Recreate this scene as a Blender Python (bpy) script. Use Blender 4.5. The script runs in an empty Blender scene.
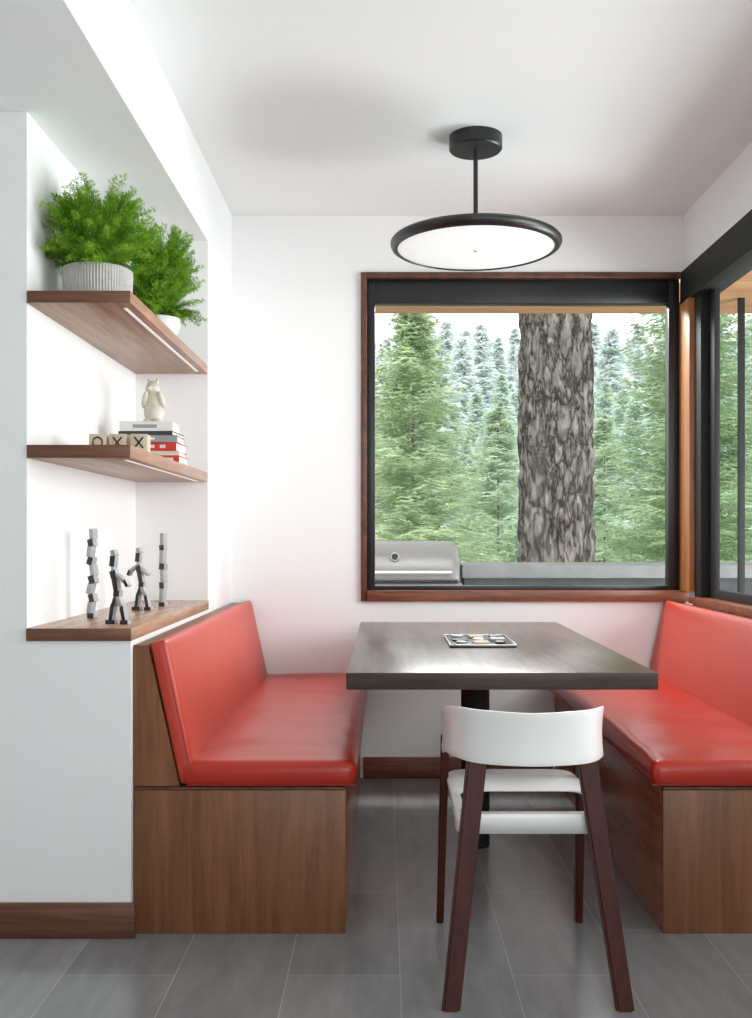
import bpy, bmesh, math, random
from mathutils import Vector, Matrix, noise, Euler
C = bpy.context.scene.collection
PI = math.pi
H = 1.12
# ---------------------------------------------------------------- materials
def mat(name):
    m = bpy.data.materials.new(name); m.use_nodes = True
    nt = m.node_tree; b = nt.nodes['Principled BSDF']
    return m, nt, b
def plain(name, col, rough=.5, metal=0, bump=0, bscale=60, spec=None, emis=None, es=0, var=0):
    m, nt, b = mat(name)
    b.inputs['Base Color'].default_value = (*col, 1)
    b.inputs['Roughness'].default_value = rough
    b.inputs['Metallic'].default_value = metal
    if spec is not None: b.inputs['Specular IOR Level'].default_value = spec
    if emis:
        b.inputs['Emission Color'].default_value = (*emis, 1); b.inputs['Emission Strength'].default_value = es
    tc = nt.nodes.new('ShaderNodeTexCoord')
    n = nt.nodes.new('ShaderNodeTexNoise'); n.inputs['Scale'].default_value = bscale; n.inputs['Detail'].default_value = 5
    nt.links.new(tc.outputs['Object'], n.inputs['Vector'])
    if bump:
        bp = nt.nodes.new('ShaderNodeBump'); bp.inputs['Strength'].default_value = bump; bp.inputs['Distance'].default_value = .002
        nt.links.new(n.outputs['Fac'], bp.inputs['Height']); nt.links.new(bp.outputs['Normal'], b.inputs['Normal'])
    if var:
        r = nt.nodes.new('ShaderNodeValToRGB')
        r.color_ramp.elements[0].color = (*[c*(1-var) for c in col], 1); r.color_ramp.elements[1].color = (*[min(1, c*(1+var)) for c in col], 1)
        r.color_ramp.elements[0].position = .3; r.color_ramp.elements[1].position = .7
        nt.links.new(n.outputs['Fac'], r.inputs['Fac']); nt.links.new(r.outputs['Color'], b.inputs['Base Color'])
    return m
def wood(name, dark, mid, light, axis='y', rough=.4, sc=1.0, spec=.5, dist=.35):
    m, nt, b = mat(name)
    tc = nt.nodes.new('ShaderNodeTexCoord'); mp = nt.nodes.new('ShaderNodeMapping')
    s = {'x': (1.0, 16, 16), 'y': (16, 1.0, 16), 'z': (16, 16, 1.0)}[axis]
    mp.inputs['Scale'].default_value = [v*sc for v in s]
    nt.links.new(tc.outputs['Object'], mp.inputs['Vector'])
    n = nt.nodes.new('ShaderNodeTexNoise'); n.inputs['Scale'].default_value = 1.3; n.inputs['Detail'].default_value = 8; n.inputs['Roughness'].default_value = .65; n.inputs['Distortion'].default_value = dist
    nt.links.new(mp.outputs['Vector'], n.inputs['Vector'])
    n2 = nt.nodes.new('ShaderNodeTexNoise'); n2.inputs['Scale'].default_value = 9; n2.inputs['Detail'].default_value = 4
    nt.links.new(mp.outputs['Vector'], n2.inputs['Vector'])
    mx = nt.nodes.new('ShaderNodeMath'); mx.operation = 'MULTIPLY_ADD'; mx.inputs[1].default_value = .35
    nt.links.new(n2.outputs['Fac'], mx.inputs[0]); nt.links.new(n.outputs['Fac'], mx.inputs[2])
    r = nt.nodes.new('ShaderNodeValToRGB'); cr = r.color_ramp
    cr.elements[0].position = .48; cr.elements[0].color = (*dark, 1)
    cr.elements[1].position = .88; cr.elements[1].color = (*light, 1)
    e = cr.elements.new(.68); e.color = (*mid, 1)
    nt.links.new(mx.outputs[0], r.inputs['Fac']); nt.links.new(r.outputs['Color'], b.inputs['Base Color'])
    b.inputs['Roughness'].default_value = rough; b.inputs['Specular IOR Level'].default_value = spec
    bp = nt.nodes.new('ShaderNodeBump'); bp.inputs['Strength'].default_value = .10; bp.inputs['Distance'].default_value = .001
    nt.links.new(mx.outputs[0], bp.inputs['Height']); nt.links.new(bp.outputs['Normal'], b.inputs['Normal'])
    return m
def leaf(name, c1, c2, scale=6, trans=.35):
    m = bpy.data.materials.new(name); m.use_nodes = True; nt = m.node_tree
    for n in list(nt.nodes): nt.nodes.remove(n)
    out = nt.nodes.new('ShaderNodeOutputMaterial')
    tc = nt.nodes.new('ShaderNodeTexCoord'); n = nt.nodes.new('ShaderNodeTexNoise'); n.inputs['Scale'].default_value = scale; n.inputs['Detail'].default_value = 4
    nt.links.new(tc.outputs['Object'], n.inputs['Vector'])
    r = nt.nodes.new('ShaderNodeValToRGB'); r.color_ramp.elements[0].position = .35; r.color_ramp.elements[1].position = .65
    r.color_ramp.elements[0].color = (*c1, 1); r.color_ramp.elements[1].color = (*c2, 1)
    nt.links.new(n.outputs['Fac'], r.inputs['Fac'])
    d = nt.nodes.new('ShaderNodeBsdfDiffuse'); t = nt.nodes.new('ShaderNodeBsdfTranslucent'); mx = nt.nodes.new('ShaderNodeMixShader')
    mx.inputs[0].default_value = trans
    for q in (d, t): nt.links.new(r.outputs['Color'], q.inputs['Color'])
    nt.links.new(d.outputs[0], mx.inputs[1]); nt.links.new(t.outputs[0], mx.inputs[2]); nt.links.new(mx.outputs[0], out.inputs['Surface'])
    return m
M = {}
M['wall'] = plain('white_paint', (.86, .86, .86), .6, bump=.05, bscale=200)
M['ceil'] = plain('ceiling_paint', (.84, .865, .86), .7)
M['walnut_z'] = wood('walnut_vertical', (.125, .046, .017), (.20, .076, .030), (.265, .108, .046), 'z', .42, 1.1, dist=.5)
M['walnut_y'] = wood('walnut_shelf', (.22, .105, .060), (.34, .178, .108), (.45, .255, .165), 'y', .33, 1.8)
M['walnut_l'] = wood('walnut_ledge_lit', (.30, .165, .10), (.42, .25, .155), (.52, .33, .22), 'y', .25, 1.8)  # walnut made paler: light reflected off the ledge top is in the colour
M['walnut_e'] = wood('walnut_shelf_edge', (.075, .028, .014), (.13, .050, .026), (.19, .078, .042), 'x', .38, 1.2)
M['walnut_x'] = wood('walnut_base', (.030, .011, .006), (.10, .036, .018), (.20, .078, .038), 'x', .35, .7, dist=.8)
M['walnut_r'] = wood('walnut_red_base', (.09, .025, .012), (.20, .065, .032), (.32, .12, .06), 'x', .35, .8, dist=.8)
M['walnut_yd'] = wood('walnut_dark_y', (.055, .022, .013), (.11, .042, .022), (.17, .068, .034), 'y', .35)
M['walnut_side'] = wood('walnut_side', (.17, .052, .028), (.27, .09, .048), (.35, .13, .07), 'y', .22)
M['fir_z'] = wood('fir_post', (.25, .095, .03), (.38, .16, .055), (.48, .22, .08), 'z', .4)
M['soffit'] = wood('cedar_soffit', (.25, .12, .06), (.38, .2, .10), (.5, .28, .15), 'x', .6)
M['table'] = wood('stained_oak', (.048, .030, .023), (.100, .068, .056), (.175, .124, .102), 'y', .30, 1.5, .5)
M['tedge'] = wood('stained_oak_edge', (.036, .022, .017), (.055, .036, .028), (.080, .054, .043), 'x', .45, 1.3, .3)
M['legw'] = wood('dark_beech', (.034, .007, .004), (.058, .012, .007), (.086, .019, .011), 'z', .42, 1, .25)
M['black'] = plain('black_metal', (.010, .010, .011), .35, 0)
M['blackm'] = plain('black_matte', (.014, .014, .015), .6, spec=.25)
M['white'] = plain('white_enamel', (.84, .84, .83), .22)
M['diff'] = plain('lamp_diffuser', (.80, .84, .84), .4, emis=(.97, 1, 1), es=.24)
M['led'] = plain('led_strip_mat', (.85, .83, .80), .4, emis=(1, .97, .94), es=.2)
M['concrete'] = plain('concrete', (.19, .195, .20), .7, bump=.3, bscale=12, var=.12)
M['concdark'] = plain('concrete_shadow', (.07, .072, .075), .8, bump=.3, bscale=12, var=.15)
M['steel'] = plain('stainless_steel', (.18, .18, .18), .45, .3)
M['steelb'] = plain('bright_steel', (.45, .45, .45), .35, .7)
M['steeld'] = plain('dark_steel', (.02, .02, .02), .4, .3)
M['pot'] = plain('grey_stoneware', (.45, .44, .42), .8, bump=.3, bscale=50, var=.08)
M['potw'] = plain('pale_pot', (.75, .74, .72), .6)
M['soil'] = plain('soil', (.03, .02, .012), .95, bump=1, bscale=80)
M['cream'] = plain('cream_block', (.60, .51, .36), .5, var=.05)
M['tan'] = plain('tan_piece', (.40, .30, .20), .5)
M['ceramic'] = plain('cream_ceramic', (.60, .56, .47), .4, var=.08, bscale=30)
M['page'] = plain('paper_pages', (.78, .76, .70), .8, bump=.6, bscale=300)
M['bwhite'] = plain('book_white', (.75, .75, .73), .5)
M['bgrey'] = plain('book_grey', (.30, .31, .33), .5)
M['bdark'] = plain('book_dark', (.04, .045, .05), .5)
M['bred'] = plain('book_red', (.60, .035, .02), .45)
M['bcream'] = plain('book_cream', (.66, .62, .52), .5)
M['figd'] = plain('figure_black', (.015, .015, .017), .4)
M['figl'] = plain('figure_grey', (.38, .38, .39), .45)
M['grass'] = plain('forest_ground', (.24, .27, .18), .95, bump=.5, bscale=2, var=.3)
M['hill'] = plain('far_ground_haze', (.52, .61, .57), .95, var=.2, bscale=.2)  # distant haze is mixed into the ground colour
M['deck'] = plain('deck_boards', (.30, .29, .28), .8, var=.1, bscale=5)
M['barkt'] = plain('thin_bark', (.20, .17, .14), .9, bump=.5, bscale=20, var=.3)
M['need1'] = leaf('needles_near', (.31, .42, .24), (.70, .79, .54), 3.5, .5)
M['need1b'] = leaf('needles_dark', (.24, .36, .20), (.56, .68, .43), 3.5, .5)
M['need2'] = leaf('needles_mid_haze', (.46, .57, .43), (.70, .79, .63), 2.5, .5)  # slight haze of the middle distance painted into the needles
M['need3'] = leaf('needles_far_haze', (.58, .68, .60), (.73, .81, .74), .6, .5)  # stronger distance haze painted into the needles
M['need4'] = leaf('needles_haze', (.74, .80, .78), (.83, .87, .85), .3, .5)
M['fern'] = leaf('fern_leaf', (.09, .24, .012), (.34, .56, .07), 14, .45)
def leather(name, seat):
    m, nt, b = mat(name)
    tc = nt.nodes.new('ShaderNodeTexCoord')
    n = nt.nodes.new('ShaderNodeTexNoise'); n.inputs['Scale'].default_value = 260; n.inputs['Detail'].default_value = 3
    w = nt.nodes.new('ShaderNodeTexNoise'); w.inputs['Scale'].default_value = 3.2; w.inputs['Detail'].default_value = 2
    nt.links.new(tc.outputs['Object'], n.inputs['Vector']); nt.links.new(tc.outputs['Object'], w.inputs['Vector'])
    b1 = nt.nodes.new('ShaderNodeBump'); b1.inputs['Strength'].default_value = .10; b1.inputs['Distance'].default_value = .001
    b2 = nt.nodes.new('ShaderNodeBump'); b2.inputs['Strength'].default_value = .22; b2.inputs['Distance'].default_value = .010
    nt.links.new(n.outputs['Fac'], b1.inputs['Height']); nt.links.new(w.outputs['Fac'], b2.inputs['Height'])
    if seat:
        mp = nt.nodes.new('ShaderNodeMapping'); mp.inputs['Scale'].default_value = (1.4, 12, 4); mp.inputs['Rotation'].default_value = (0, 0, .06)
        c = nt.nodes.new('ShaderNodeTexNoise'); c.inputs['Scale'].default_value = 1.6; c.inputs['Detail'].default_value = 2.5; c.inputs['Distortion'].default_value = .5
        b3 = nt.nodes.new('ShaderNodeBump'); b3.inputs['Strength'].default_value = .24; b3.inputs['Distance'].default_value = .008
        nt.links.new(tc.outputs['Object'], mp.inputs[0]); nt.links.new(mp.outputs[0], c.inputs['Vector']); nt.links.new(c.outputs['Fac'], b3.inputs['Height'])
        nt.links.new(b3.outputs['Normal'], b2.inputs['Normal'])
    nt.links.new(b2.outputs['Normal'], b1.inputs['Normal']); nt.links.new(b1.outputs['Normal'], b.inputs['Normal'])
    r = nt.nodes.new('ShaderNodeValToRGB')
    a, c_ = ((.40, .019, .007), (.46, .026, .010)) if seat else ((.50, .045, .024), (.56, .058, .033))  # same leather: window light put into the paler backs, seats darkened against red bounce
    r.color_ramp.elements[0].color = (*a, 1); r.color_ramp.elements[1].color = (*c_, 1)
    nt.links.new(w.outputs['Fac'], r.inputs['Fac']); nt.links.new(r.outputs['Color'], b.inputs['Base Color'])
    b.inputs['Roughness'].default_value = .29 if seat else .36
    return m
M['leather'] = leather('red_leather_lit', False); M['leather_s'] = leather('red_leather_seat', True)
M['piping'] = plain('leather_piping', (.30, .018, .010), .45)
def tiles():
    m, nt, b = mat('floor_tiles')
    tc = nt.nodes.new('ShaderNodeTexCoord'); sp = nt.nodes.new('ShaderNodeSeparateXYZ'); cb = nt.nodes.new('ShaderNodeCombineXYZ')
    nt.links.new(tc.outputs['Object'], sp.inputs[0])
    def add(o, v):
        a = nt.nodes.new('ShaderNodeMath'); a.operation = 'ADD'; a.inputs[1].default_value = v
        nt.links.new(o, a.inputs[0]); return a.outputs[0]
    nt.links.new(add(sp.outputs['Y'], -2.557 + .295 + 5.9), cb.inputs['X']); nt.links.new(add(sp.outputs['X'], -.326 + .2875*20), cb.inputs['Y'])
    br = nt.nodes.new('ShaderNodeTexBrick')
    for k, v in {'Scale': 1, 'Mortar Size': .0016, 'Mortar Smooth': .1, 'Bias': 0, 'Brick Width': .59, 'Row Height': .2875}.items(): br.inputs[k].default_value = v
    br.offset = .5; br.offset_frequency = 2
    br.inputs['Color1'].default_value = (.215, .218, .22, 1); br.inputs['Color2'].default_value = (.275, .278, .28, 1); br.inputs['Mortar'].default_value = (.36, .36, .36, 1)
    nt.links.new(cb.outputs[0], br.inputs['Vector'])
    n = nt.nodes.new('ShaderNodeTexNoise'); n.inputs['Scale'].default_value = 4; n.inputs['Detail'].default_value = 9; n.inputs['Roughness'].default_value = .65
    mp = nt.nodes.new('ShaderNodeMapping'); mp.inputs['Scale'].default_value = (3.5, .8, 1); mp.inputs['Rotation'].default_value = (0, 0, .2)
    nt.links.new(tc.outputs['Object'], mp.inputs[0]); nt.links.new(mp.outputs[0], n.inputs['Vector'])
    r = nt.nodes.new('ShaderNodeValToRGB'); r.color_ramp.elements[0].position = .3; r.color_ramp.elements[1].position = .7; r.color_ramp.elements[0].color = (.83, .83, .83, 1); r.color_ramp.elements[1].color = (1.17, 1.17, 1.17, 1)
    nt.links.new(n.outputs['Fac'], r.inputs['Fac'])
    mx = nt.nodes.new('ShaderNodeMix'); mx.data_type = 'RGBA'; mx.blend_type = 'MULTIPLY'; mx.inputs[0].default_value = 1
    nt.links.new(br.outputs['Color'], mx.inputs[6]); nt.links.new(r.outputs['Color'], mx.inputs[7]); nt.links.new(mx.outputs[2], b.inputs['Base Color'])
    b.inputs['Roughness'].default_value = .22; b.inputs['Specular IOR Level'].default_value = 1.0
    bp = nt.nodes.new('ShaderNodeBump'); bp.inputs['Strength'].default_value = .3; bp.inputs['Distance'].default_value = .001; bp.invert = True
    nt.links.new(br.outputs['Fac'], bp.inputs['Height']); nt.links.new(bp.outputs['Normal'], b.inputs['Normal'])
    return m
M['tiles'] = tiles()
def bark():
    m, nt, b = mat('pine_bark')
    tc = nt.nodes.new('ShaderNodeTexCoord'); mp = nt.nodes.new('ShaderNodeMapping'); mp.inputs['Scale'].default_value = (1, 1, .30)
    nt.links.new(tc.outputs['Object'], mp.inputs[0])
    nz = nt.nodes.new('ShaderNodeTexNoise'); nz.inputs['Scale'].default_value = 10; nz.inputs['Detail'].default_value = 10; nz.inputs['Roughness'].default_value = .6
    nt.links.new(mp.outputs[0], nz.inputs['Vector'])
    mm = nt.nodes.new('ShaderNodeMix'); mm.data_type = 'RGBA'; mm.blend_type = 'LINEAR_LIGHT'; mm.inputs[0].default_value = .14
    nt.links.new(mp.outputs[0], mm.inputs[6]); nt.links.new(nz.outputs['Color'], mm.inputs[7])
    v = nt.nodes.new('ShaderNodeTexVoronoi'); v.feature = 'DISTANCE_TO_EDGE'; v.inputs['Scale'].default_value = 8
    nt.links.new(mm.outputs[2], v.inputs['Vector'])
    r = nt.nodes.new('ShaderNodeValToRGB'); cr = r.color_ramp
    cr.elements[0].position = 0; cr.elements[0].color = (.022, .018, .016, 1); cr.elements[1].position = .38; cr.elements[1].color = (.235, .218, .204, 1)
    e = cr.elements.new(.12); e.color = (.14, .125, .115, 1)
    nt.links.new(v.outputs['Distance'], r.inputs['Fac'])
    n2 = nt.nodes.new('ShaderNodeTexNoise'); n2.inputs['Scale'].default_value = 30; n2.inputs['Detail'].default_value = 10; n2.inputs['Roughness'].default_value = .7
    nt.links.new(mp.outputs[0], n2.inputs['Vector'])
    r2 = nt.nodes.new('ShaderNodeValToRGB'); r2.color_ramp.elements[0].position = .36; r2.color_ramp.elements[0].color = (.6, .57, .55, 1); r2.color_ramp.elements[1].position = .64; r2.color_ramp.elements[1].color = (1.28, 1.28, 1.28, 1)
    nt.links.new(n2.outputs['Fac'], r2.inputs['Fac'])
    mx = nt.nodes.new('ShaderNodeMix'); mx.data_type = 'RGBA'; mx.blend_type = 'MULTIPLY'; mx.inputs[0].default_value = 1
    nt.links.new(r.outputs['Color'], mx.inputs[6]); nt.links.new(r2.outputs['Color'], mx.inputs[7]); nt.links.new(mx.outputs[2], b.inputs['Base Color'])
    bp = nt.nodes.new('ShaderNodeBump'); bp.inputs['Strength'].default_value = .5; bp.inputs['Distance'].default_value = .03
    nt.links.new(mx.outputs[2], bp.inputs['Height']); nt.links.new(bp.outputs['Normal'], b.inputs['Normal'])
    b.inputs['Roughness'].default_value = 1; b.inputs['Specular IOR Level'].default_value = .1
    return m
M['bark'] = bark()
def glass():
    m = bpy.data.materials.new('window_glass'); m.use_nodes = True; nt = m.node_tree
    for n in list(nt.nodes): nt.nodes.remove(n)
    out = nt.nodes.new('ShaderNodeOutputMaterial'); t = nt.nodes.new('ShaderNodeBsdfTransparent'); g = nt.nodes.new('ShaderNodeBsdfGlossy'); g.inputs['Roughness'].default_value = .01
    mx = nt.nodes.new('ShaderNodeMixShader'); mx.inputs[0].default_value = .004
    t.inputs['Color'].default_value = (.985, .995, .99, 1)
    nt.links.new(t.outputs[0], mx.inputs[1]); nt.links.new(g.outputs[0], mx.inputs[2]); nt.links.new(mx.outputs[0], out.inputs['Surface'])
    return m
M['glass'] = glass()
# ---------------------------------------------------------------- helpers
def thing(name, label, cat, loc=(0, 0, 0), group=None, kind=None):
    o = bpy.data.objects.new(name, None); C.objects.link(o); o.location = loc; o.empty_display_size = .1
    tag(o, label, cat, group, kind); return o
def tag(o, label=None, cat=None, group=None, kind=None):
    if label: o['label'] = label
    if cat: o['category'] = cat
    if group: o['group'] = group
    if kind: o['kind'] = kind
    return o
def rootloc(p):
    while p.parent: p = p.parent
    return Vector(p.location)
def obj(name, bm, m, parent=None, smooth=True, loc=None, ang=35, label=None):
    base = rootloc(parent) if parent else Vector(loc or (0, 0, 0))
    me = bpy.data.meshes.new(name)
    if isinstance(bm, tuple):
        me.from_pydata([(v[0]-base.x, v[1]-base.y, v[2]-base.z) for v in bm[0]], [], bm[1])
    else:
        bmesh.ops.translate(bm, verts=bm.verts, vec=-base)
        bmesh.ops.recalc_face_normals(bm, faces=bm.faces)
        bm.to_mesh(me); bm.free()
        if smooth:
            for p in me.polygons: p.use_smooth = True
            me.set_sharp_from_angle(angle=math.radians(ang))
    ms = m if isinstance(m, list) else [m]
    for q in ms: me.materials.append(q)
    o = bpy.data.objects.new(name, me); C.objects.link(o)
    if parent: o.parent = parent
    else: o.location = base
    if label: o['label'] = label
    return o
def struct(name, bm, m, parent=None, **k):
    o = obj(name, bm, m, parent, **k)
    if not parent: o['kind'] = 'structure'
    return o
def box(bm, x0, x1, y0, y1, z0, z1, bev=0, seg=2, M4=None):
    r = bmesh.ops.create_cube(bm, size=1, matrix=Matrix.Translation(((x0+x1)/2, (y0+y1)/2, (z0+z1)/2)) @ Matrix.Diagonal((x1-x0, y1-y0, z1-z0, 1)))
    vs = r['verts']
    if bev:
        es = list({e for v in vs for e in v.link_edges})
        g = bmesh.ops.bevel(bm, geom=es, offset=bev, segments=seg, affect='EDGES', profile=.5)
        vs = list({v for f in g['faces'] for v in f.verts} | {v for v in vs if v.is_valid})
    if M4: bmesh.ops.transform(bm, matrix=M4, verts=vs)
    return bm
def B(*a, **k): return box(bmesh.new(), *a, **k)
def prism(bm, pts, y0, y1, bev=0):
    a = [bm.verts.new((x, y0, z)) for x, z in pts]; b = [bm.verts.new((x, y1, z)) for x, z in pts]
    fs = [bm.faces.new(a), bm.faces.new(b[::-1])]
    n = len(pts)
    for i in range(n): fs.append(bm.faces.new((a[i], b[i], b[(i+1) % n], a[(i+1) % n])))
    if bev:
        es = list({e for f in fs for e in f.edges}); bmesh.ops.bevel(bm, geom=es, offset=bev, segments=2, affect='EDGES')
    return bm
def rbox(cx, cy, cz, sx, sy, sz, r, n=(10, 30, 4), bulge=(0, 0, 0), M4=None, wr=0):
    bm = bmesh.new(); grid = {}
    def V(i, j, k):
        key = (i, j, k)
        if key not in grid:
            def q(a, N, s):
                t = a/N*2-1; t = math.copysign(1-(1-abs(t))**1.5, t)
                return t*s/2
            p = Vector((q(i, n[0], sx), q(j, n[1], sy), q(k, n[2], sz)))
            c = Vector([max(-h+r, min(h-r, v)) for v, h in zip(p, (sx/2, sy/2, sz/2))])
            d = p-c
            u, v, w = p.x/(sx/2), p.y/(sy/2), p.z/(sz/2)
            if d.length > 1e-7: p = c+d.normalized()*min(r, d.length if max(abs(u), abs(v), abs(w)) < .999 else r)
            f = lambda a: 1-abs(a)**4
            p.x += bulge[0]*f(v)*f(w)*u; p.y += bulge[1]*f(u)*f(w)*v; p.z += bulge[2]*f(u)*f(v)*w
            if wr: p += Vector((0, 0, 1))*noise.noise(Vector((p.x*3, p.y*6, 0)))*wr*f(u)
            grid[key] = bm.verts.new(p)
        return grid[key]
    I, J, K = n
    for i in range(I):
        for j in range(J):
            for k in (0, K): bm.faces.new((V(i, j, k), V(i+1, j, k), V(i+1, j+1, k), V(i, j+1, k)))
    for i in range(I):
        for k in range(K):
            for j in (0, J): bm.faces.new((V(i, j, k), V(i+1, j, k), V(i+1, j, k+1), V(i, j, k+1)))
    for j in range(J):
        for k in range(K):
            for i in (0, I): bm.faces.new((V(i, j, k), V(i, j+1, k), V(i, j+1, k+1), V(i, j, k+1)))
    T = Matrix.Translation((cx, cy, cz))
    if M4: T = T @ M4
    bmesh.ops.transform(bm, matrix=T, verts=bm.verts)
    return bm
def cyl(bm, p0, p1, r0, r1=None, seg=24):
    r1 = r0 if r1 is None else r1
    p0, p1 = Vector(p0), Vector(p1); d = p1-p0
    Q = Matrix.Translation((p0+p1)/2) @ d.to_track_quat('Z', 'Y').to_matrix().to_4x4()
    bmesh.ops.create_cone(bm, cap_ends=True, segments=seg, radius1=r0, radius2=r1, depth=d.length, matrix=Q); return bm
def lathe(bm, prof, c, seg=64, rib=None):
    rings = []
    for r, z in prof:
        if r < 1e-6: rings.append([bm.verts.new((c[0], c[1], c[2]+z))])
        else:
            rg = []
            for i in range(seg):
                a = 2*PI*i/seg; rr = r+(rib(a, r, z) if rib else 0)
                rg.append(bm.verts.new((c[0]+rr*math.cos(a), c[1]+rr*math.sin(a), c[2]+z)))
            rings.append(rg)
    for A, Bq in zip(rings, rings[1:]):
        for i in range(seg):
            j = (i+1) % seg
            if len(A) == 1 and len(Bq) > 1: bm.faces.new((A[0], Bq[i], Bq[j]))
            elif len(Bq) == 1 and len(A) > 1: bm.faces.new((A[i], A[j], Bq[0]))
            elif len(A) > 1: bm.faces.new((A[i], A[j], Bq[j], Bq[i]))
    return bm
def tube(bm, pts, r, seg=8, closed=False):
    pts = [Vector(p) for p in pts]; N = len(pts); rings = []
    for i, p in enumerate(pts):
        a = pts[i-1] if (i or closed) else p; b = pts[(i+1) % N] if (i < N-1 or closed) else p
        d = (b-a).normalized(); u = d.orthogonal().normalized() if abs(d.z) > .9 else d.cross(Vector((0, 0, 1))).normalized(); w = d.cross(u)
        rings.append([bm.verts.new(p+(u*math.cos(2*PI*k/seg)+w*math.sin(2*PI*k/seg))*r) for k in range(seg)])
    for i in range(N if closed else N-1):
        A, Bq = rings[i], rings[(i+1) % N]
        for k in range(seg): bm.faces.new((A[k], A[(k+1) % seg], Bq[(k+1) % seg], Bq[k]))
    if not closed: bm.faces.new(rings[0]); bm.faces.new(rings[-1][::-1])
    return bm
def copy_tree(o, parent=None):
    c = o.copy(); C.objects.link(c); c.parent = parent
    for ch in o.children: copy_tree(ch, c)
    return c
# ---------------------------------------------------------------- room shell
XL, XR, YB, ZC, ZL, XN = -.712, 1.386, 4.651, 2.613, 2.31, -1.003
struct('floor', B(-3, XR+.17, -2.4, YB+.18, -.1, 0), M['tiles'])
struct('ceiling', B(XL, XR+.18, -2.4, YB+.18, ZC, ZC+.15), M['ceil'])
struct('ceiling_soffit', B(-3, XL, -2.4, YB+.18, ZL, ZC+.15), M['ceil'])
bm = B(-3, XL, 2.8, 4.02, 0, .829)
box(bm, -3, XN, 2.8, 4.02, .829, ZL); box(bm, -3, XL, 4.02, YB+.18, 0, ZL)
struct('wall_left', bm, M['wall'])
struct('wall_far_left', B(-3.15, -3, -2.4, YB+.18, 0, ZC+.15), M['wall'])  # unseen wall, put in with the front one to keep sky light out
struct('wall_front', B(-3, XR+.18, -2.55, -2.4, 0, ZC+.15), M['wall'])  # unseen wall closing the room, added to cut sky light and give neutral bounce
WX0, WZ0, WZ1 = -.112, .822, 2.348
bm = B(XL, WX0, YB, YB+.18, 0, ZC); box(bm, WX0, XR+.18, YB, YB+.18, 0, WZ0); box(bm, WX0, XR+.18, YB, YB+.18, WZ1, ZC)
struct('wall_back', bm, M['wall'])
WY = 1.2  # unseen length of the right window, stretched to let the side lamp in
bm = B(XR, XR+.18, -2.4, YB, 0, WZ0); box(bm, XR, XR+.18, -2.4, YB, WZ1, ZC); box(bm, XR, XR+.18, .9, WY, WZ0, WZ1); box(bm, XR, XR+.18, -2.4, -1.6, WZ0, WZ1)
struct('wall_right', bm, M['wall'])
struct('baseboard_left', B(-3, XL+.014, 2.786, 2.8, 0, .098, .002), M['walnut_x'])
struct('baseboard_back', B(-.10, .78, YB-.014, YB, 0, .098, .002), M['walnut_r'])
# window 1 (back)
w1 = thing('window_1', 'large picture window with walnut casing and black metal frame', 'window', (.6, YB, WZ0), kind='structure')
bm = B(WX0, WX0+.028, YB-.02, YB+.12, WZ0, WZ1, .002); box(bm, WX0+.028, XR-.013, YB-.02, YB+.12, WZ1-.028, WZ1, .002); obj('casing', bm, M['walnut_yd'], w1)
obj('window_sill', B(WX0+.028, XR+.02, YB-.03, YB+.14, WZ0, WZ0+.05, .003), M['walnut_r'], w1)
gx0, gx1 = WX0+.028, 1.372
bm = B(gx0, gx0+.037, YB+.01, YB+.09, WZ0+.05, WZ1-.028, .002); box(bm, 1.322, gx1, YB+.01, YB+.07, WZ0+.05, WZ1-.028, .002)
box(bm, gx0+.037, 1.322, YB+.01, YB+.07, 2.21, WZ1-.028, .002); box(bm, gx0+.037, 1.322, YB+.01, YB+.07, WZ0+.05, WZ0+.07, .002)
obj('window_frame', bm, M['black'], w1)
obj('glass_pane', B(gx0+.03, 1.326, YB+.045, YB+.051, WZ0+.065, 2.215), M['glass'], w1, smooth=False)
obj('corner_post', B(1.372, 1.46, 4.51, YB+.12, WZ0+.05, 2.215, .002), M['fir_z'], w1, label='orange brown corner post')
# window 2 (right)
w2 = thing('window_2', 'right hand window with black metal frame meeting the corner', 'window', (XR, 3.6, WZ0), kind='structure')
obj('window_header', B(XR-.014, XR+.10, WY, YB, 2.20, WZ1, .002), M['blackm'], w2)
obj('window_sill', B(XR-.02, XR+.17, WY, 4.51, WZ0, WZ0+.03, .003), M['walnut_r'], w2)
bm = B(XR+.01, XR+.09, 4.42, 4.51, WZ0+.03, 2.2, .002); box(bm, XR+.045, XR+.070, 4.345, 4.415, WZ0+.03, 2.2, .002)
box(bm, XR+.045, XR+.070, WY, 4.345, WZ0+.03, WZ0+.07, .002); box(bm, XR+.045, XR+.07, WY, WY+.06, WZ0+.07, 2.2, .002)
obj('window_frame', bm, M['blackm'], w2)
obj('glass_pane', B(XR+.054, XR+.060, WY+.05, 4.35, WZ0+.06, 2.21), M['glass'], w2, smooth=False)
# ---------------------------------------------------------------- shelves
def edge_front(o):
    for p in o.data.polygons:
        if p.normal.y < -.5: p.material_index = 1
def shelf(name, label, z0, z1, led=True):
    t = thing(name, label, 'shelf', (XN, 3.4, z0))
    edge_front(obj('board', B(XN+.001, XL, 2.795, 4.018, z0, z1, .0015), [M['walnut_y'], M['walnut_e']], t))
    if led: obj('light_strip', B(-.748, -.738, 2.86, 3.95, z0-.002, z0+.001), M['led'], t, label='thin pale light strip')
    return t
shelf('wall_shelf', 'upper walnut niche shelf carrying the two green ferns', 1.775, 1.809)
shelf('wall_shelf', 'lower walnut niche shelf carrying books and letter cubes', 1.341, 1.378)
t = thing('ledge_board', 'walnut ledge at niche bottom carrying the four block figures', 'ledge', (XN, 3.4, .829))
edge_front(obj('board', B(XN+.001, XL+.004, 2.79, 4.018, .8295, .865, .0015), [M['walnut_l'], M['walnut_e']], t))
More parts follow.
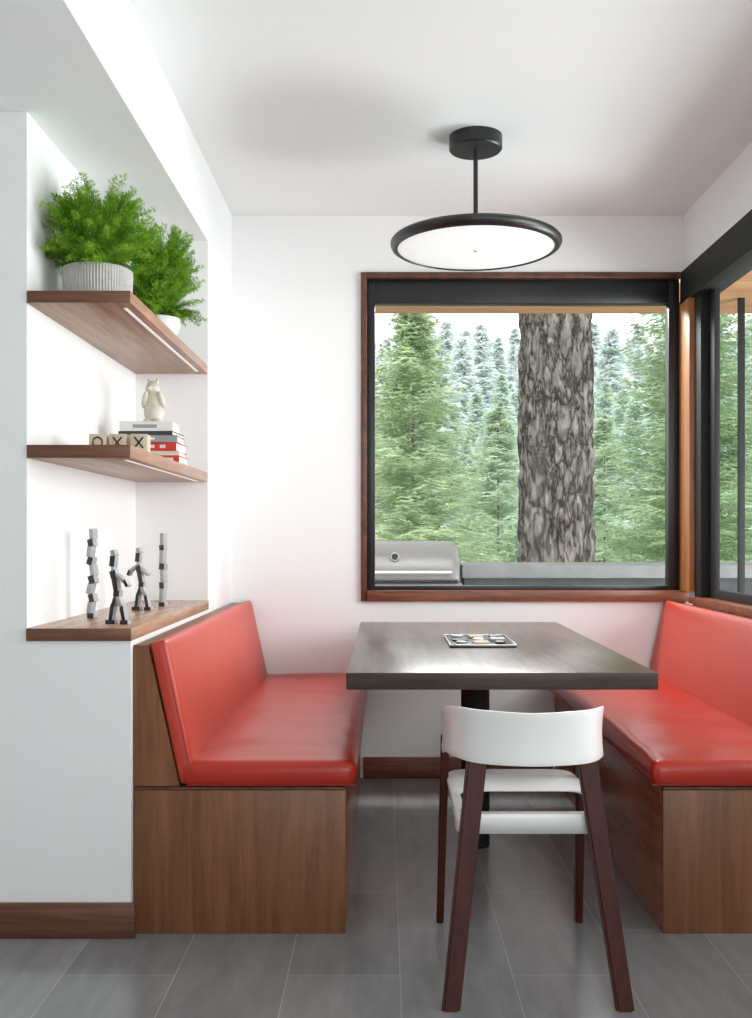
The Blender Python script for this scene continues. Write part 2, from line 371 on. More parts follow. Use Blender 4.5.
# ---------------------------------------------------------------- benches
def bench(mirror, label):
    f = (lambda x: .674-x) if mirror else (lambda x: x)
    t = thing('banquette_bench', label, 'bench', (f(-.41), 3.7, 0), 'built in banquettes')
    def bb(x0, x1, *a, **k):
        p, q = sorted((f(x0), f(x1))); return B(p, q, *a, **k)
    Y0 = 2.822
    obj('base', bb(-.709, -.113, Y0+.018, YB-.016, 0, .405, .001), M['walnut_side'], t)
    obj('end_panel', bb(-.709, -.111, Y0, Y0+.018, 0, .405, .0015), M['walnut_z'], t)
    obj('seat_board', bb(-.709, -.113, Y0, YB-.016, .407, .414), M['walnut_yd'], t)
    pts = [(-.709, .416), (-.709, .815), (-.670, .815), (-.580, .416)]
    pts = [(f(a), b) for a, b in pts]
    if mirror: pts = pts[::-1]
    obj('back_support', prism(bmesh.new(), pts, Y0, YB-.016, .0015), M['walnut_z'], t)
    L = YB-.016-Y0
    sx = .50; cx = -.079-sx/2
    s = obj('seat_cushion', rbox(f(cx), Y0+L/2-.004, .414+.037, sx, L+.008, .074, .028, (18, 60, 8), (.0, .0, .008), wr=.007), M['leather_s'], t, ang=80)
    y0, y1 = Y0-.006, YB-.02
    xa, xb = f(-.083), f(cx-sx/2+.02)
    bm = tube(bmesh.new(), [(xb, y0+.006, .420), (xa, y0+.006, .420), (xa, y1, .420)], .0022, 8); obj('piping', bm, M['piping'], s)
    ang = math.atan2(.088, .407); hgt = .412
    mx, mz = (-.670-.577)/2+.0245, (.823+.416)/2+.004
    R = Matrix.Rotation(-ang if not mirror else ang, 4, 'Y')
    bc = obj('back_cushion', rbox(f(mx), Y0+L/2, mz, .050, L, hgt, .015, (6, 48, 16), (.006, 0, 0), M4=R), M['leather'], t, ang=80)
    pts = []
    for (u, v) in ((-1, -1), (-1, 1), (1, 1), (1, -1)):
        q = R @ Vector(((.014 if not mirror else -.014), 0, v*(hgt/2-.003))); pts.append((f(mx)+q.x, Y0+L/2+u*(L/2-.001), mz+q.z))
    bm = tube(bmesh.new(), [pts[0], pts[1], pts[2]], .002, 8); obj('piping', bm, M['piping'], bc)
    return t
bench(False, 'red leather banquette bench beneath the niche shelves, left of table')
bench(True, 'red leather banquette bench below the right hand window, right of table')
# ---------------------------------------------------------------- table
t = thing('dining_table', 'dark stained rectangular wooden pedestal table between the red benches', 'table', (.3285, 3.64, 0))
o = obj('table_top', B(-.109, .766, 2.80, 4.47, .692, .74, .003), [M['table'], M['tedge']], t)
for p in o.data.polygons:
    if abs(p.normal.z) < .6: p.material_index = 1
obj('pedestal', cyl(bmesh.new(), (.3285, 3.64, 0), (.3285, 3.64, .682), .052, seg=40), M['blackm'], t)
obj('mounting_plate', B(.13, .53, 3.2, 4.08, .682, .692, .002), M['blackm'], t)
# tray
t = thing('serving_tray', 'small black tray with thin metal rim holding game pieces on table', 'tray', (.335, 3.6, .74))
obj('tray_body', B(.222, .452, 3.43, 3.78, .74, .747, .002), M['black'], t)
bm = bmesh.new()
for a in ((.222, .452, 3.43, 3.434), (.222, .452, 3.776, 3.78), (.222, .226, 3.434, 3.776), (.448, .452, 3.434, 3.776)): box(bm, *a, .745, .752, .001)
obj('rim', bm, M['steelb'], t, label='thin metal rim')
random.seed(3)
kinds = [('bgrey', 'grey'), ('bwhite', 'white'), ('figd', 'black'), ('tan', 'tan')]
pos = ['front left corner', 'front middle', 'front right corner', 'middle left', 'centre', 'middle right', 'back left corner', 'back middle', 'back right corner']
for k in range(9):
    i, j = k % 3, k//3; m_, c_ = kinds[(k*3+j) % 4]
    x, y = .268+.068*i, 3.50+.105*j
    bm = bmesh.new()
    if k % 2: box(bm, x-.026, x+.026, y-.036, y+.036, .747, .753+.002*(k % 3), .001)
    else: lathe(bm, [(0, 0), (.018, 0), (.020, .003), (.020, .007), (.015, .010), (0, .010)], (x, y, .747), 24)
    tag(obj('game_piece', bm, M[m_], loc=(x, y, .747)), '%s game piece in the %s of the black tray' % (c_, pos[k]), 'game piece', 'pieces in the tray')
# ---------------------------------------------------------------- pendant
cx, cy = .338, 3.73
t = thing('pendant_lamp', 'black round disc pendant lamp with white diffuser hanging above table', 'lamp', (cx, cy, 2.2))
obj('ceiling_canopy', lathe(bmesh.new(), [(0, -.052), (.094, -.052), (.099, -.046), (.099, 0), (0, 0)], (cx, cy, ZC)), M['black'], t)
obj('stem', cyl(bmesh.new(), (cx, cy, 2.24), (cx, cy, ZC-.05), .0085), M['black'], t)
rim = [(.291, .004), (.294, 0), (.302, .001), (.313, .008), (.318, .018), (.318, .028), (.310, .037), (.29, .043), (.15, .054), (.02, .06), (0, .06)]
obj('lamp_shade', lathe(bmesh.new(), [(0, .012), (.291, .012)]+rim, (cx, cy, 2.191), 96), M['black'], t)
obj('diffuser', lathe(bmesh.new(), [(0, -.003), (.20, -.002), (.27, .001), (.2915, .005)], (cx, cy, 2.191), 96), M['diff'], t)
obj('screw_cap', cyl(bmesh.new(), (cx, cy, 2.184), (cx, cy, 2.191), .006, seg=16), M['steelb'], t)
# ---------------------------------------------------------------- chair
CX = .362
t = thing('dining_chair', 'white metal chair with dark wooden legs seen from behind at table end', 'chair', (CX, 2.64, 0))
def beam(p0, p1, a0, a1, bev=.006):
    bm = bmesh.new(); r = []
    for p, (w, d) in ((p0, a0), (p1, a1)):
        r.append([bm.verts.new((p[0]+sx*w/2, p[1]+sy*d/2, p[2])) for sx, sy in ((-1, -1), (1, -1), (1, 1), (-1, 1))])
    fs = [bm.faces.new(r[0]), bm.faces.new(r[1])]+[bm.faces.new((r[0][i], r[0][(i+1) % 4], r[1][(i+1) % 4], r[1][i])) for i in range(4)]
    bmesh.ops.bevel(bm, geom=[e for e in bm.edges if abs(e.verts[0].co.z-e.verts[1].co.z) > .1], offset=bev, segments=4, affect='EDGES')
    return bm
for s in (-1, 1):
    obj('leg', beam((CX+s*.206, 2.368, 0), (CX+s*.132, 2.474, .60), (.044, .024), (.052, .018), .007), M['legw'], t, ang=50)
    obj('leg', beam((CX+s*.202, 2.915, 0), (CX+s*.192, 2.825, .56), (.020, .034), (.024, .036), .005), M['legw'], t, ang=50)
def catmull(P, n):
    out = []
    Q = [P[0]]+P+[P[-1]]
    for i in range(1, len(Q)-2):
        for k in range(n):
            u = k/n; a, b, c, d = [Vector(q) for q in Q[i-1:i+3]]
            out.append(.5*((2*b)+(-a+c)*u+(2*a-5*b+4*c-d)*u*u+(-a+3*b-3*c+d)*u**3))
    out.append(Vector(P[-1])); return out
half = [(-.198, 2.86, .568, .600), (-.200, 2.84, .534, .622), (-.203, 2.74, .530, .646), (-.203, 2.63, .556, .674), (-.184, 2.52, .566, .694), (-.128, 2.436, .568, .699), (0, 2.408, .567, .696)]
P = half+[(-a, b, c, d) for a, b, c, d in half[-2::-1]]
path = catmull([Vector(p) for p in P], 8)
bm = bmesh.new(); rows = []
NV = 8
for i, p in enumerate(path):
    a = path[max(0, i-1)]; b = path[min(len(path)-1, i+1)]
    tx, ty = b[0]-a[0], b[1]-a[1]; l = math.hypot(tx, ty) or 1; nx, ny = ty/l, -tx/l
    if nx*p[0]+ny*(p[1]-2.75) < 0: nx, ny = -nx, -ny
    row = []
    for k in range(NV+1):
        v = k/NV; z = p[2]+(p[3]-p[2])*v; off = -.004*math.sin(v*PI)+.001*v
        row.append(bm.verts.new((CX+p[0]+nx*off, p[1]+ny*off, z)))
    rows.append(row)
for A, Bq in zip(rows, rows[1:]):
    for k in range(NV): bm.faces.new((A[k], A[k+1], Bq[k+1], Bq[k]))
o = obj('backrest', bm, M['white'], t, ang=60)
md = o.modifiers.new('solid', 'SOLIDIFY'); md.thickness = .005; md.offset = 0
md = o.modifiers.new('bev', 'BEVEL'); md.width = .0015; md.segments = 2
# seat: thin sheet with a wide slot at the rear
bm = bmesh.new(); N = 160
def sup(th, a, bf, bb_, n):
    c, s = math.cos(th), math.sin(th); b = bf if s > 0 else bb_
    r = (abs(c/a)**n+abs(s/b)**n)**(-1/n); return r*c, r*s
lo, li, ls, lm, lk = [], [], [], [], []
SY = 2.58
for i in range(N):
    th = 2*PI*i/N
    x, y = sup(th, .184, .36, .118, 9); xi, yi = sup(th, .162, .114, .094, 8)
    dep = .046 if y < -.06 else max(.008, .046-.038*min(1, (y+.06)/.05))
    lo.append(bm.verts.new((CX+x, SY+y, .436))); lm.append(bm.verts.new((CX+x*1.006, SY+y*1.008, .434)))
    li.append(bm.verts.new((CX+xi, SY+yi, .436))); ls.append(bm.verts.new((CX+x*1.006, SY+y*1.008, .436-dep)))
for i in range(N):
    j = (i+1) % N
    bm.faces.new((li[i], lo[i], lo[j], li[j])); bm.faces.new((lo[i], lm[i], lm[j], lo[j])); bm.faces.new((lm[i], ls[i], ls[j], lm[j]))
o = obj('seat', bm, M['white'], t, ang=40)
md = o.modifiers.new('solid', 'SOLIDIFY'); md.thickness = .004; md.offset = 0
# ---------------------------------------------------------------- ferns
def fern(name, label, loc, potR, potH, Rf, Hf, nf, seed, potmat, ribs, low=-.05):
    random.seed(seed)
    t = thing(name, label, 'potted plant', loc, 'ferns on the top shelf')
    if ribs: prof = [(0, 0), (potR*.90, 0), (potR*.96, potH*.08), (potR*.98, potH*.5), (potR, potH*.97), (potR*.98, potH), (potR*.94, potH), (potR*.92, potH*.85), (0, potH*.85)]
    else: prof = [(0, 0), (potR*.55, 0), (potR*.8, potH*.25), (potR*.97, potH*.6), (potR, potH), (potR*.94, potH), (potR*.9, potH*.85), (0, potH*.85)]
    obj('pot', lathe(bmesh.new(), prof, loc, 288 if ribs else 64, (lambda a, r, zz: .0016*math.cos(72*a) if (r > potR*.9 and 0 < zz < potH*.98) else 0) if ribs else None), potmat, t, ang=60)
    obj('soil', lathe(bmesh.new(), [(0, potH*.87), (potR*.90, potH*.86)], loc, 32), M['soil'], t)
    V, F = [], []
    bmS = bmesh.new()
    for k in range(nf):
        az = random.uniform(0, 2*PI); el = random.uniform(.05, 1)
        out = Rf*random.uniform(.45, 1)*(1-.5*el*el); up = Hf*(.25+.75*el)*random.uniform(.7, 1)
        d = Vector((math.cos(az), math.sin(az), 0))
        if el < .35: up = Hf*random.uniform(low, .4)
        p0 = Vector(loc)+Vector((0, 0, potH*.85))+d*random.uniform(0, potR*.5)
        p2 = Vector(loc)+Vector((0, 0, potH+up))+d*out; p1 = Vector(loc)+Vector((0, 0, potH+max(up, .06)*.8))+d*out*.35
        n = 16; pts = []
        for i in range(n+1):
            u = i/n; p = p0*(1-u)**2+p1*2*u*(1-u)+p2*u*u; pts.append(p)
            if i < 4: continue
            tan = (p1-p0)*(1-u)+(p2-p1)*u; tan.normalize()
            for s in (-1, 1):
                sd = tan.cross(Vector((random.gauss(0, .4), random.gauss(0, .4), 1))).normalized()*s
                bl = .045*(1.15-u)*random.uniform(.7, 1.2)
                bd = (sd*.8+tan*.55).normalized()
                for j in range(5):
                    q = p+bd*bl*(j+.5)/5
                    for s2 in (-1, 1):
                        ld = (bd*.6+Vector((random.gauss(0, .6), random.gauss(0, .6), random.gauss(.1, .6)))).normalized()
                        w = ld.orthogonal().normalized()*.0011; ll = random.uniform(.007, .014)
                        b0 = len(V); V.extend([q, q+ld*ll*.5+w, q+ld*ll, q+ld*ll*.5-w]); F.append((b0, b0+1, b0+2, b0+3))
        tube(bmS, pts[::3], .0009, 4)
    V = [Vector((max(v.x, XN+.006), min(v.y, 4.012), max(v.z, 1.812))) for v in V]
    for v in bmS.verts: v.co.x = max(v.co.x, XN+.006); v.co.z = max(v.co.z, 1.812)
    obj('stem', bmS, M['fern'], t)
    obj('foliage', (V, F), M['fern'], t)
    return t
fern('potted_fern', 'bushy green fern in ribbed grey bowl at shelf front', (-.862, 3.0, 1.809), .102, .11, .205, .275, 300, 1, M['pot'], True)
fern('potted_fern', 'bushy green fern in pale pot at the far end of shelf', (-.795, 3.52, 1.809), .074, .078, .175, .37, 330, 2, M['potw'], False, -.03)
# ---------------------------------------------------------------- letter cubes
z = 1.378
for k, (x, ch, rz, lb) in enumerate([(-.853, 'O', .06, 'cream wooden cube marked O at the left end of its row'), (-.791, 'X', -.04, 'cream wooden cube marked X in the middle of its row'), (-.729, 'X', .06, 'cream wooden cube marked X beside the book stack')]):
    c = thing('letter_cube', lb, 'block', (0, 0, 0), 'letter cubes on the shelf')
    s = .026
    obj('cube_body', B(-s, s, -s, s, 0, 2*s, .003), M['cream'], c)
    bm = bmesh.new()
    if ch == 'O': tube(bm, [(.014*math.cos(a*PI/12), -s-.0002, s+.016*math.sin(a*PI/12)) for a in range(24)], .0026, 6, True)
    else:
        for q in (-1, 1): tube(bm, [(-.013*q, -s-.0002, s-.016), (.013*q, -s-.0002, s+.016)], .0027, 6)
    obj('mark', bm, M['figd'], c, label='black %s' % ch)
    c.location = (x-.012, 3.03, z); c.rotation_euler.z = rz
# ---------------------------------------------------------------- books
def book(label, w, d, h, zz, cx_, cy_, rz, cov, stripe=None):
    b = thing('book', label, 'book', (0, 0, 0), 'books stacked on the lower shelf')
    bt = .0025
    bm = B(-w/2, w/2, -d/2, d/2, 0, bt, .0006); box(bm, -w/2, w/2, -d/2, d/2, h-bt, h, .0006); box(bm, -w/2, w/2, -d/2, -d/2+.003, bt, h-bt)
    obj('cover', bm, cov, b); obj('pages', B(-w/2+.004, w/2-.004, -d/2+.0031, d/2-.004, bt, h-bt), M['page'], b)
    if stripe:
        for x0, x1 in stripe[1]: obj('spine_mark', B(x0*w, x1*w, -d/2-.0006, -d/2+.001, h*.32, h*.68), stripe[0], b)
    b.location = (cx_, cy_, zz); b.rotation_euler.z = rz
    return zz+h
zz = 1.378
zz = book('red book at the bottom of the shelf stack', .20, .17, .026, zz, -.816, 3.56, .0, M['bred'], (M['bwhite'], [(-.30, -.12), (-.09, .0), (.05, .12), (.25, .4)]))
zz = book('thin cream book between the two red books', .195, .165, .016, zz, -.818, 3.56, .05, M['bcream'])
zz = book('thick red book in the middle of the shelf stack', .19, .165, .030, zz, -.818, 3.56, -.03, M['bred'], (M['bwhite'], [(-.35, -.2), (-.15, .1), (.2, .3)]))
zz = book('charcoal book second from the top of the stack', .195, .16, .024, zz, -.822, 3.55, .04, M['bgrey'], (M['bwhite'], [(-.3, .1)]))
zz = book('thin black book just below the white top book', .19, .16, .014, zz, -.828, 3.55, -.05, M['bdark'])
zz = book('white book on top of the stack under the figurine', .185, .155, .034, zz, -.832, 3.55, .03, M['bwhite'], (M['bgrey'], [(-.25, .2)]))
# figurine
t = thing('animal_figurine', 'cream ceramic animal figurine standing on the stacked books', 'figurine', (-.822, 3.56, zz))
bm = bmesh.new()
def ell(bm, c, r, rot=(0, 0, 0)):
    bmesh.ops.create_icosphere(bm, subdivisions=3, radius=1, matrix=Matrix.Translation((-.822+c[0], 3.56+c[1], zz+c[2])) @ Euler(rot).to_matrix().to_4x4() @ Matrix.Diagonal((*r, 1)))
for c, r, q in [((0, 0, .042), (.036, .032, .044), (0, 0, 0)), ((0, 0, .088), (.031, .026, .040), (0, 0, 0)), ((-.004, -.004, .128), (.024, .024, .024), (0, 0, 0)), ((-.014, -.022, .123), (.012, .014, .010), (0, 0, 0)),
                ((-.017, 0, .152), (.007, .005, .012), (0, -.15, 0)), ((.011, 0, .152), (.007, .005, .012), (0, .15, 0)), ((-.030, -.014, .085), (.010, .013, .032), (.3, .25, 0)), ((.030, -.014, .085), (.010, .013, .032), (.3, -.25, 0)),
                ((-.018, -.018, .008), (.016, .024, .010), (0, 0, 0)), ((.018, -.018, .008), (.016, .024, .010), (0, 0, 0))]: ell(bm, c, r, q)
o = obj('body', bm, M['ceramic'], t)
md = o.modifiers.new('rm', 'REMESH'); md.mode = 'VOXEL'; md.voxel_size = .0022; md.use_smooth_shade = True
md = o.modifiers.new('sm', 'SMOOTH'); md.iterations = 4
# ---------------------------------------------------------------- block figures
def blockfig(label, loc, blocks, rz=.35):
    """slim stacked sculptures: pale grey blocks, some fronts black; the side light is in these colours"""
    t = thing('block_figure', label, 'figurine', (0, 0, 0), 'block figures on the ledge')
    for (nm, x, z, w, h, a, c) in blocks:
        T = Matrix.Translation((x, 0, z)) @ Matrix.Rotation(a, 4, 'Y')
        o = obj(nm, B(-w/2, w/2, -.010, .012, -h/2, h/2, .0012, M4=T), [M['figl'], M['figd']], t)
        for p in o.data.polygons:
            if c and p.normal.y < -.3: p.material_index = 1  # light from the right painted by face: black fronts, pale sides
    t.location = loc; t.rotation_euler.z = rz
    return t
def stack(segs):
    out = []; z = 0
    for x, h, w, a, c in segs: out.append(('block', x, z+h/2, w, h*1.02, a, c)); z += h*.97
    return out
blockfig('tall zigzag stacked block figure leftmost on the ledge', (-.922, 3.15, .865), stack([(0, .016, .028, 0, 1), (-.005, .036, .017, .20, 0), (.003, .026, .021, -.30, 1), (-.006, .034, .017, .30, 0), (.004, .026, .024, -.35, 1), (.006, .034, .017, -.2, 0), (-.003, .026, .022, .35, 1), (-.006, .034, .017, .15, 0), (0, .024, .022, -.3, 1), (.004, .032, .016, -.1, 0)]), -.5)
blockfig('straight stacked block figure rightmost on the ledge', (-.821, 3.70, .865), stack([(0, .014, .028, 0, 1), (-.002, .052, .017, .06, 0), (0, .024, .022, -.12, 1), (.002, .048, .017, -.06, 0), (0, .024, .024, .15, 1), (-.002, .050, .017, .06, 0), (0, .020, .022, -.12, 1), (.001, .044, .017, 0, 0)]), -.5)
def dancer(k, armk):
    return [('foot', -.020*k, .006, .032, .012, 0, 1), ('foot', .026*k, .006, .026, .012, 0, 1), ('leg', -.016*k, .034, .012, .048, .15*k, 1), ('leg', .021*k, .033, .012, .044, -.2*k, 1),
            ('leg', -.006*k, .069, .012, .036, .35*k, 1), ('leg', .009*k, .066, .012, .036, -.5*k, 0), ('hip', .001, .090, .020, .018, .15*k, 1), ('torso', -.004*k, .116, .016, .036, -.2*k, 1), ('chest', -.010*k, .145, .020, .024, -.3*k, 1),
            ('arm', .012*k, .134, .010, .036, -.9*k, 0)]+([('arm', -.030*k, .146, .010, .036, 1.0*k, 0), ('arm', -.048*k, .130, .011, .020, .4*k, 1)] if armk else [('arm', .031*k, .120, .010, .022, -.5*k, 1)])+[('neck', -.012*k, .162, .009, .016, 0, 0), ('head', -.013*k, .184, .017, .032, .12*k, 1), ('head', -.011*k, .208, .014, .018, -.3*k, 0)]
blockfig('striding black block figure nearest the front of the ledge', (-.785, 2.935, .865), dancer(1, 0), -.3)
blockfig('block figure with outstretched arm second from far end of ledge', (-.848, 3.49, .865), dancer(1, 1), -.3)
# ---------------------------------------------------------------- outside: deck, soffit, counter, grill
struct('floor_outside', B(-2.5, 4.2, YB+.18, 8.2, -.2, -.08), M['deck'])
struct('floor_side_deck', B(XR+.18, 4.2, -2, YB+.18, -.2, -.08), M['deck'])
bm = B(-2.5, 3.6, YB+.18, 6.4, 2.55, 2.75); box(bm, XR+.18, 3.6, 3.6, YB+.18, 2.55, 2.75)
struct('trim_1', bm, M['soffit'])
t = thing('outdoor_counter', 'grey concrete outdoor counter running right from the grill', 'counter', (2.2, 6.5, -.08))
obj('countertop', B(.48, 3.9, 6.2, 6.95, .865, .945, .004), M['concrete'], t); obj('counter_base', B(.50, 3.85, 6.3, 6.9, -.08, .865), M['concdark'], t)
t = thing('barbecue_grill', 'stainless steel barbecue grill with rounded lid outside the window', 'grill', (.09, 6.3, -.08))
obj('body', B(-.28, .47, 6.05, 6.65, -.08, .84, .01), M['steel'], t)
pr = [(6.05, .845)]+[(6.34-.30*math.cos(a), .865+.23*math.sin(a)) for a in [i*PI/2/14 for i in range(15)]]+[(6.44, 1.09), (6.58, 1.03), (6.64, .94), (6.65, .845)]
bm = bmesh.new(); secs = []
# loft the lid section across x, shrinking it at both ends so its top corners are round
xs = [-.27, -.266, -.255, -.235, -.205, .39, .42, .44, .451, .455]; sc = [.80, .87, .93, .975, 1, 1, .975, .93, .87, .80]
for x, k in zip(xs, sc): secs.append([bm.verts.new((x, 6.35+(y-6.35)*(.5+.5*k), .845+(z-.845)*k)) for y, z in pr])
bm.faces.new(secs[0]); bm.faces.new(secs[-1][::-1])
for A, Bq in zip(secs, secs[1:]):
    for i in range(len(pr)):
        j = (i+1) % len(pr); bm.faces.new((A[i], Bq[i], Bq[j], A[j]))
l = obj('lid', bm, M['steel'], t, ang=60)
bm = tube(bmesh.new(), [(-.2, 5.975, .905), (.40, 5.975, .905)], .013, 16)
for x in (-.18, .38): cyl(bm, (x, 5.975, .905), (x, 6.06, .905), .010, seg=12)
obj('handle', bm, M['steelb'], l)
bm = cyl(bmesh.new(), (.06, 6.065, 1.0), (.06, 6.14, 1.0), .026, seg=32); obj('thermometer', bm, M['steelb'], l)
bm = cyl(bmesh.new(), (.06, 6.062, 1.0), (.06, 6.067, 1.0), .020, seg=32); obj('thermometer_dial', bm, M['steeld'], l)
obj('seam_strip', B(-.25, .44, 6.040, 6.06, .846, .860), M['steeld'], l)
t = thing('roof_post', 'slim black post outside the right hand window', 'post', (2.13, 6.0, -.08))
obj('post', B(2.11, 2.15, 5.97, 5.99, -.08, 2.55, .003), M['blackm'], t)
# ---------------------------------------------------------------- terrain and trees
def tz(x, y):
    if y < 25: return -1.6
    u = (y-25)/205; u = min(1, u)
    return -1.6+31*(u*u*(3-2*u))*(1+.12*noise.noise(Vector((x*.01, y*.01, 0))))+.05*max(0, x-25)*u
bm = bmesh.new(); gx = [i for i in range(-60, 161, 10)]; gy = [8.2, 12, 18, 25, 35, 45, 60, 75, 90, 105, 120, 140, 160, 180, 200, 230, 260]
g = [[bm.verts.new((x, y, tz(x, y))) for x in gx] for y in gy]
for j in range(len(gy)-1):
    for i in range(len(gx)-1):
        f = bm.faces.new((g[j][i], g[j][i+1], g[j+1][i+1], g[j+1][i])); f.material_index = 1 if gy[j] > 44 else 0
struct('ground', bm, [M['grass'], M['hill']])
def conifer(seed, Ht, R, whorls, nb, nt, nl, nw, nj=3):
    random.seed(seed); V, F = [], []
    U = random.uniform
    for i in range(whorls):
        t_ = (i+.5)/whorls; z = Ht*(.05+.94*t_); r = R*(1-t_)**.85*U(.75, 1.1)+.05*R
        slope = -.22+.55*t_
        for b in range(nb):
            az = U(0, 2*PI); L = r*U(.55, 1.15); dx, dy = math.cos(az), math.sin(az); zb = z+U(-.5, .5)*Ht/whorls
            n = max(3, int(nt*L/R)); sl = slope+U(-.12, .12)
            for k in range(n+1):
                s = (k+.6)/(n+.6)
                if s < .08: continue
                px, py, pz = dx*L*s, dy*L*s, zb+sl*L*s+.10*L*s*s
                for side in (-1, 1, 0):
                    tx, ty = dx*.6-dy*.8*side, dy*.6+dx*.8*side
                    tl = (.10+.38*(1-s))*L if side else .10*L
                    for j in range(nj if side else 2):
                        q = (j+.2)/nj*tl
                        ex, ey, ez = tx+U(-.35, .35), ty+U(-.35, .35), U(-.45, .25)
                        bx_, by_, bz = px+tx*q, py+ty*q, pz-.18*q
                        wx, wy, wz = -ey*nw*.5, ex*nw*.5, U(-.6, .6)*nw
                        l_ = nl*U(.6, 1.2); c = len(V)
                        V += [(bx_-wx, by_-wy, bz-wz), (bx_+wx, by_+wy, bz+wz), (bx_+ex*l_, by_+ey*l_, bz+ez*l_)]; F.append((c, c+1, c+2))
    return V, F
PLACED = [(1.88, 11.0, .3)]
def free(x, y, r, k=1.4):
    if any(math.hypot(x-a, y-b) < (r+c)*k for a, b, c in PLACED): return False
    PLACED.append((x, y, r)); return True
def make_tree(label, loc, Ht, R, args, m, seed, group=None):
    t = thing('conifer_tree', label, 'tree', (0, 0, 0), group)
    obj('foliage', conifer(seed, Ht, R, *args), m, t)
    obj('trunk', cyl(bmesh.new(), (0, 0, -.3), (0, 0, Ht*.97), R*.03, .008, 10), M['barkt'], t)
    t.location = loc; PLACED.append((loc[0], loc[1], R)); return t
def dup(t, label, loc, sc, rz, group=None):
    c = copy_tree(t); c['label'] = label; c.location = loc; c.scale = (sc, sc, sc); c.rotation_euler.z = rz
    if group: c['group'] = group
    return c
gN = 'conifers close to the deck'
A = make_tree('tall light green conifer filling the left of the back window', (.38, 13.5, -1.6), 5.95, 1.75, (70, 15, 14, .10, .016, 6), M['need1'], 11, gN)
Bt = make_tree('dense green conifer right behind the big trunk', (4.6, 14.9, -1.6), 8.8, 2.0, (100, 15, 14, .10, .016, 6), M['need1b'], 12, gN)
dup(Bt, 'leafy conifer seen through the right hand window', (7.8, 19.4, -1.6), .58, 1.0, gN); PLACED.append((7.8, 19.4, 1.5))
dup(A, 'green conifer behind the grill at the left window edge', (-2.4, 17.6, -1.6), 1.15, 4.0, gN); PLACED.append((-2.4, 17.6, 2.1))
gM = 'conifers in the middle distance'
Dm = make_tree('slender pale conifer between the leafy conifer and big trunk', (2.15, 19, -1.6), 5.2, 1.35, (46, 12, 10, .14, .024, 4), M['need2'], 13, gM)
for i, (x, y, s) in enumerate([(.3, 22.5, 1.15), (4.5, 20.5, 1.0), (7.4, 25.5, 1.25), (11.4, 26, 1.3), (2.4, 26, .8), (4.9, 28, .95), (9.8, 32, 1.4), (15, 31, 1.3), (-2.8, 27, 1.3), (6.8, 36, 1.1), (2.9, 33, .95), (-.8, 34, 1.1), (12.5, 40, 1.5), (4.2, 41, 1.0), (1.2, 31, .9)]):
    PLACED.append((x, y, 1.5*s)); dup(Dm, 'mid distance conifer partly hidden behind nearer trees', (x, y, tz(x, y)), s, i*1.3, gM)
gF = 'conifers far down the valley'
E = make_tree('hazy pale conifer standing far down the valley', (6, 50, tz(6, 50)), 8, 1.9, (34, 10, 8, .36, .075, 3), M['need3'], 14, gF)
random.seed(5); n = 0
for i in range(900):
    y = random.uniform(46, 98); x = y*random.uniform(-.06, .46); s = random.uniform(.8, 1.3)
    if n < 60 and free(x, y, 1.9*s, 1.25): n += 1; dup(E, 'hazy pale conifer standing far down the valley', (x, y, tz(x, y)-.3), s, i*1.7, gF)
gH = 'hazy conifers on the far hillside'
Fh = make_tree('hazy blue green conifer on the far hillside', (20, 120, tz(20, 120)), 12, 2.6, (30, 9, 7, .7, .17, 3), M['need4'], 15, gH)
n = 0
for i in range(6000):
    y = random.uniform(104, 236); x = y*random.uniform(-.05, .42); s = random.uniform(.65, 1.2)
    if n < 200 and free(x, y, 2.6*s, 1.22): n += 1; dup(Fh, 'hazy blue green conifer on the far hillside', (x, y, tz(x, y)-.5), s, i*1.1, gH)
# big trunk
TX, TY = 1.88, 11.0
bm = bmesh.new(); NS, NZ = 200, 420; rings = []
for j in range(NZ+1):
    z = -1.6+9.6*j/NZ; R = .405*(1-.010*(z-1))+.25*math.exp(-(z+1.6)*1.6)
    rg = []
    for i in range(NS):
        a = 2*PI*i/NS; ca, sa = math.cos(a), math.sin(a)
        p = Vector((ca*.4*9, sa*.4*9, z*2.3)); p += Vector((noise.noise(p*1.3), noise.noise(p*1.3+Vector((9, 0, 0))), noise.noise(p*1.3+Vector((0, 9, 0)))))*.9
        ds, _ = noise.voronoi(p*.75); e = min(1, (ds[1]-ds[0])*2.6)
        d_ = .042*e+.016*noise.noise(p*3)
        rg.append(bm.verts.new((TX+(R+d_-.03)*ca, TY+(R+d_-.03)*sa, z)))
    rings.append(rg)
for j in range(NZ):
    for i in range(NS):
        k = (i+1) % NS; bm.faces.new((rings[j][i], rings[j][k], rings[j+1][k], rings[j+1][i]))
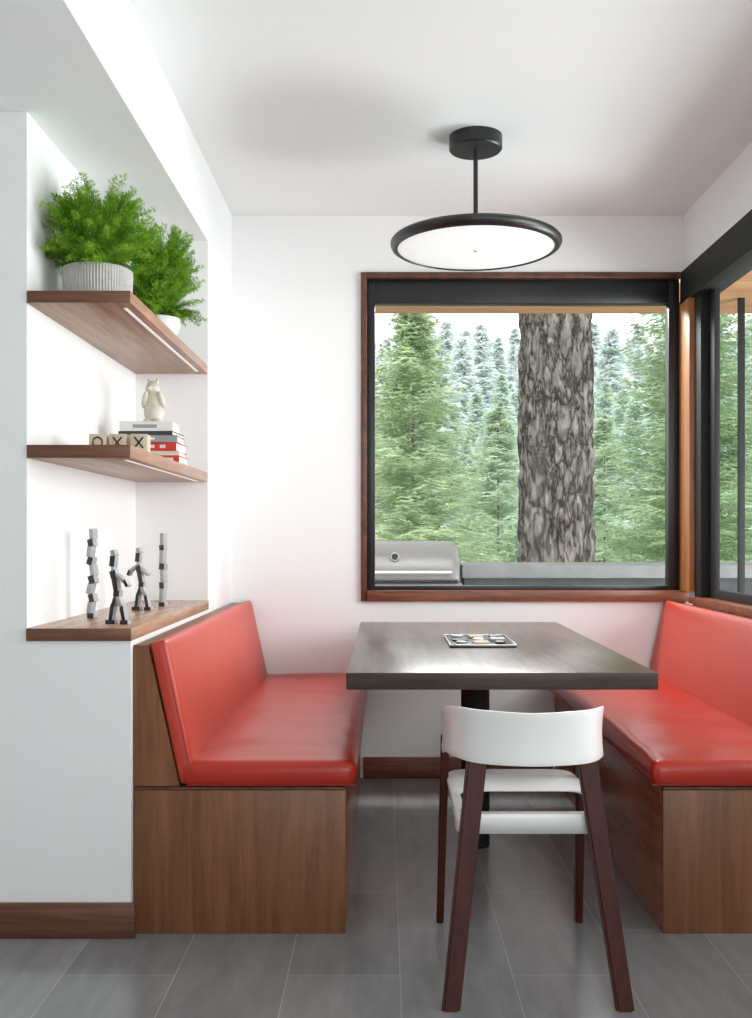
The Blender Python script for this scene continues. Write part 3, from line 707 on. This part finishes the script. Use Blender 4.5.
bm.faces.new(rings[0]); bm.faces.new(rings[-1][::-1])
o = obj('pine_trunk', bm, M['bark'], loc=(TX, TY, -1.6), ang=80)
tag(o, 'massive pine trunk with deeply furrowed grey bark outside window', 'tree trunk')
# ---------------------------------------------------------------- light
w = bpy.data.worlds.new('World'); bpy.context.scene.world = w; w.use_nodes = True
bg = w.node_tree.nodes['Background']; bg.inputs[0].default_value = (.965, .985, 1.0, 1); bg.inputs[1].default_value = 1.65
def area(name, loc, target, sx, sy, e, col=(.96, .985, 1)):
    l = bpy.data.lights.new(name, 'AREA'); l.shape = 'RECTANGLE'; l.size = sx; l.size_y = sy; l.energy = e; l.color = col
    o = bpy.data.objects.new(name, l); C.objects.link(o); o.location = loc
    o.rotation_euler = (Vector(target)-Vector(loc)).to_track_quat('-Z', 'Y').to_euler(); return o
area('deck_bounce', (3.2, 4.4, .35), (.1, 3.7, 2.2), 1.5, 1.5, 92)
area('side_daylight', (3.4, 2.3, 1.5), (-.2, 4.3, 1.2), 2.4, 1.8, 108)
area('room_fill', (1.0, -2.1, 1.5), (.3, 4, 1.9), 2.4, 2.0, 42)  # unseen fill lamp added behind the camera to brighten the room
area('porch_fill', (.35, 5.25, 2.50), (-.15, 3.1, 0), 1.5, .25, 75)  # unseen lamp added under the soffit to brighten floor, table and seats
s = bpy.data.lights.new('sun', 'SUN'); s.energy = 3.0; s.angle = .35; so = bpy.data.objects.new('sun', s); C.objects.link(so)
so.rotation_euler = Vector((-.10, .5, -.85)).to_track_quat('-Z', 'Y').to_euler()
# ---------------------------------------------------------------- camera
cam = bpy.data.cameras.new('camera'); co = bpy.data.objects.new('camera', cam); C.objects.link(co)
co.location = (0, 0, H); co.rotation_euler = (PI/2, 0, 0)
cam.sensor_width = 36; cam.lens = 36*1000/1018; cam.shift_x = -9/1018; cam.shift_y = 28/1018; cam.clip_end = 600
bpy.context.scene.camera = co
bpy.context.scene.view_settings.view_transform = 'Standard'
bpy.context.scene.view_settings.exposure = .24
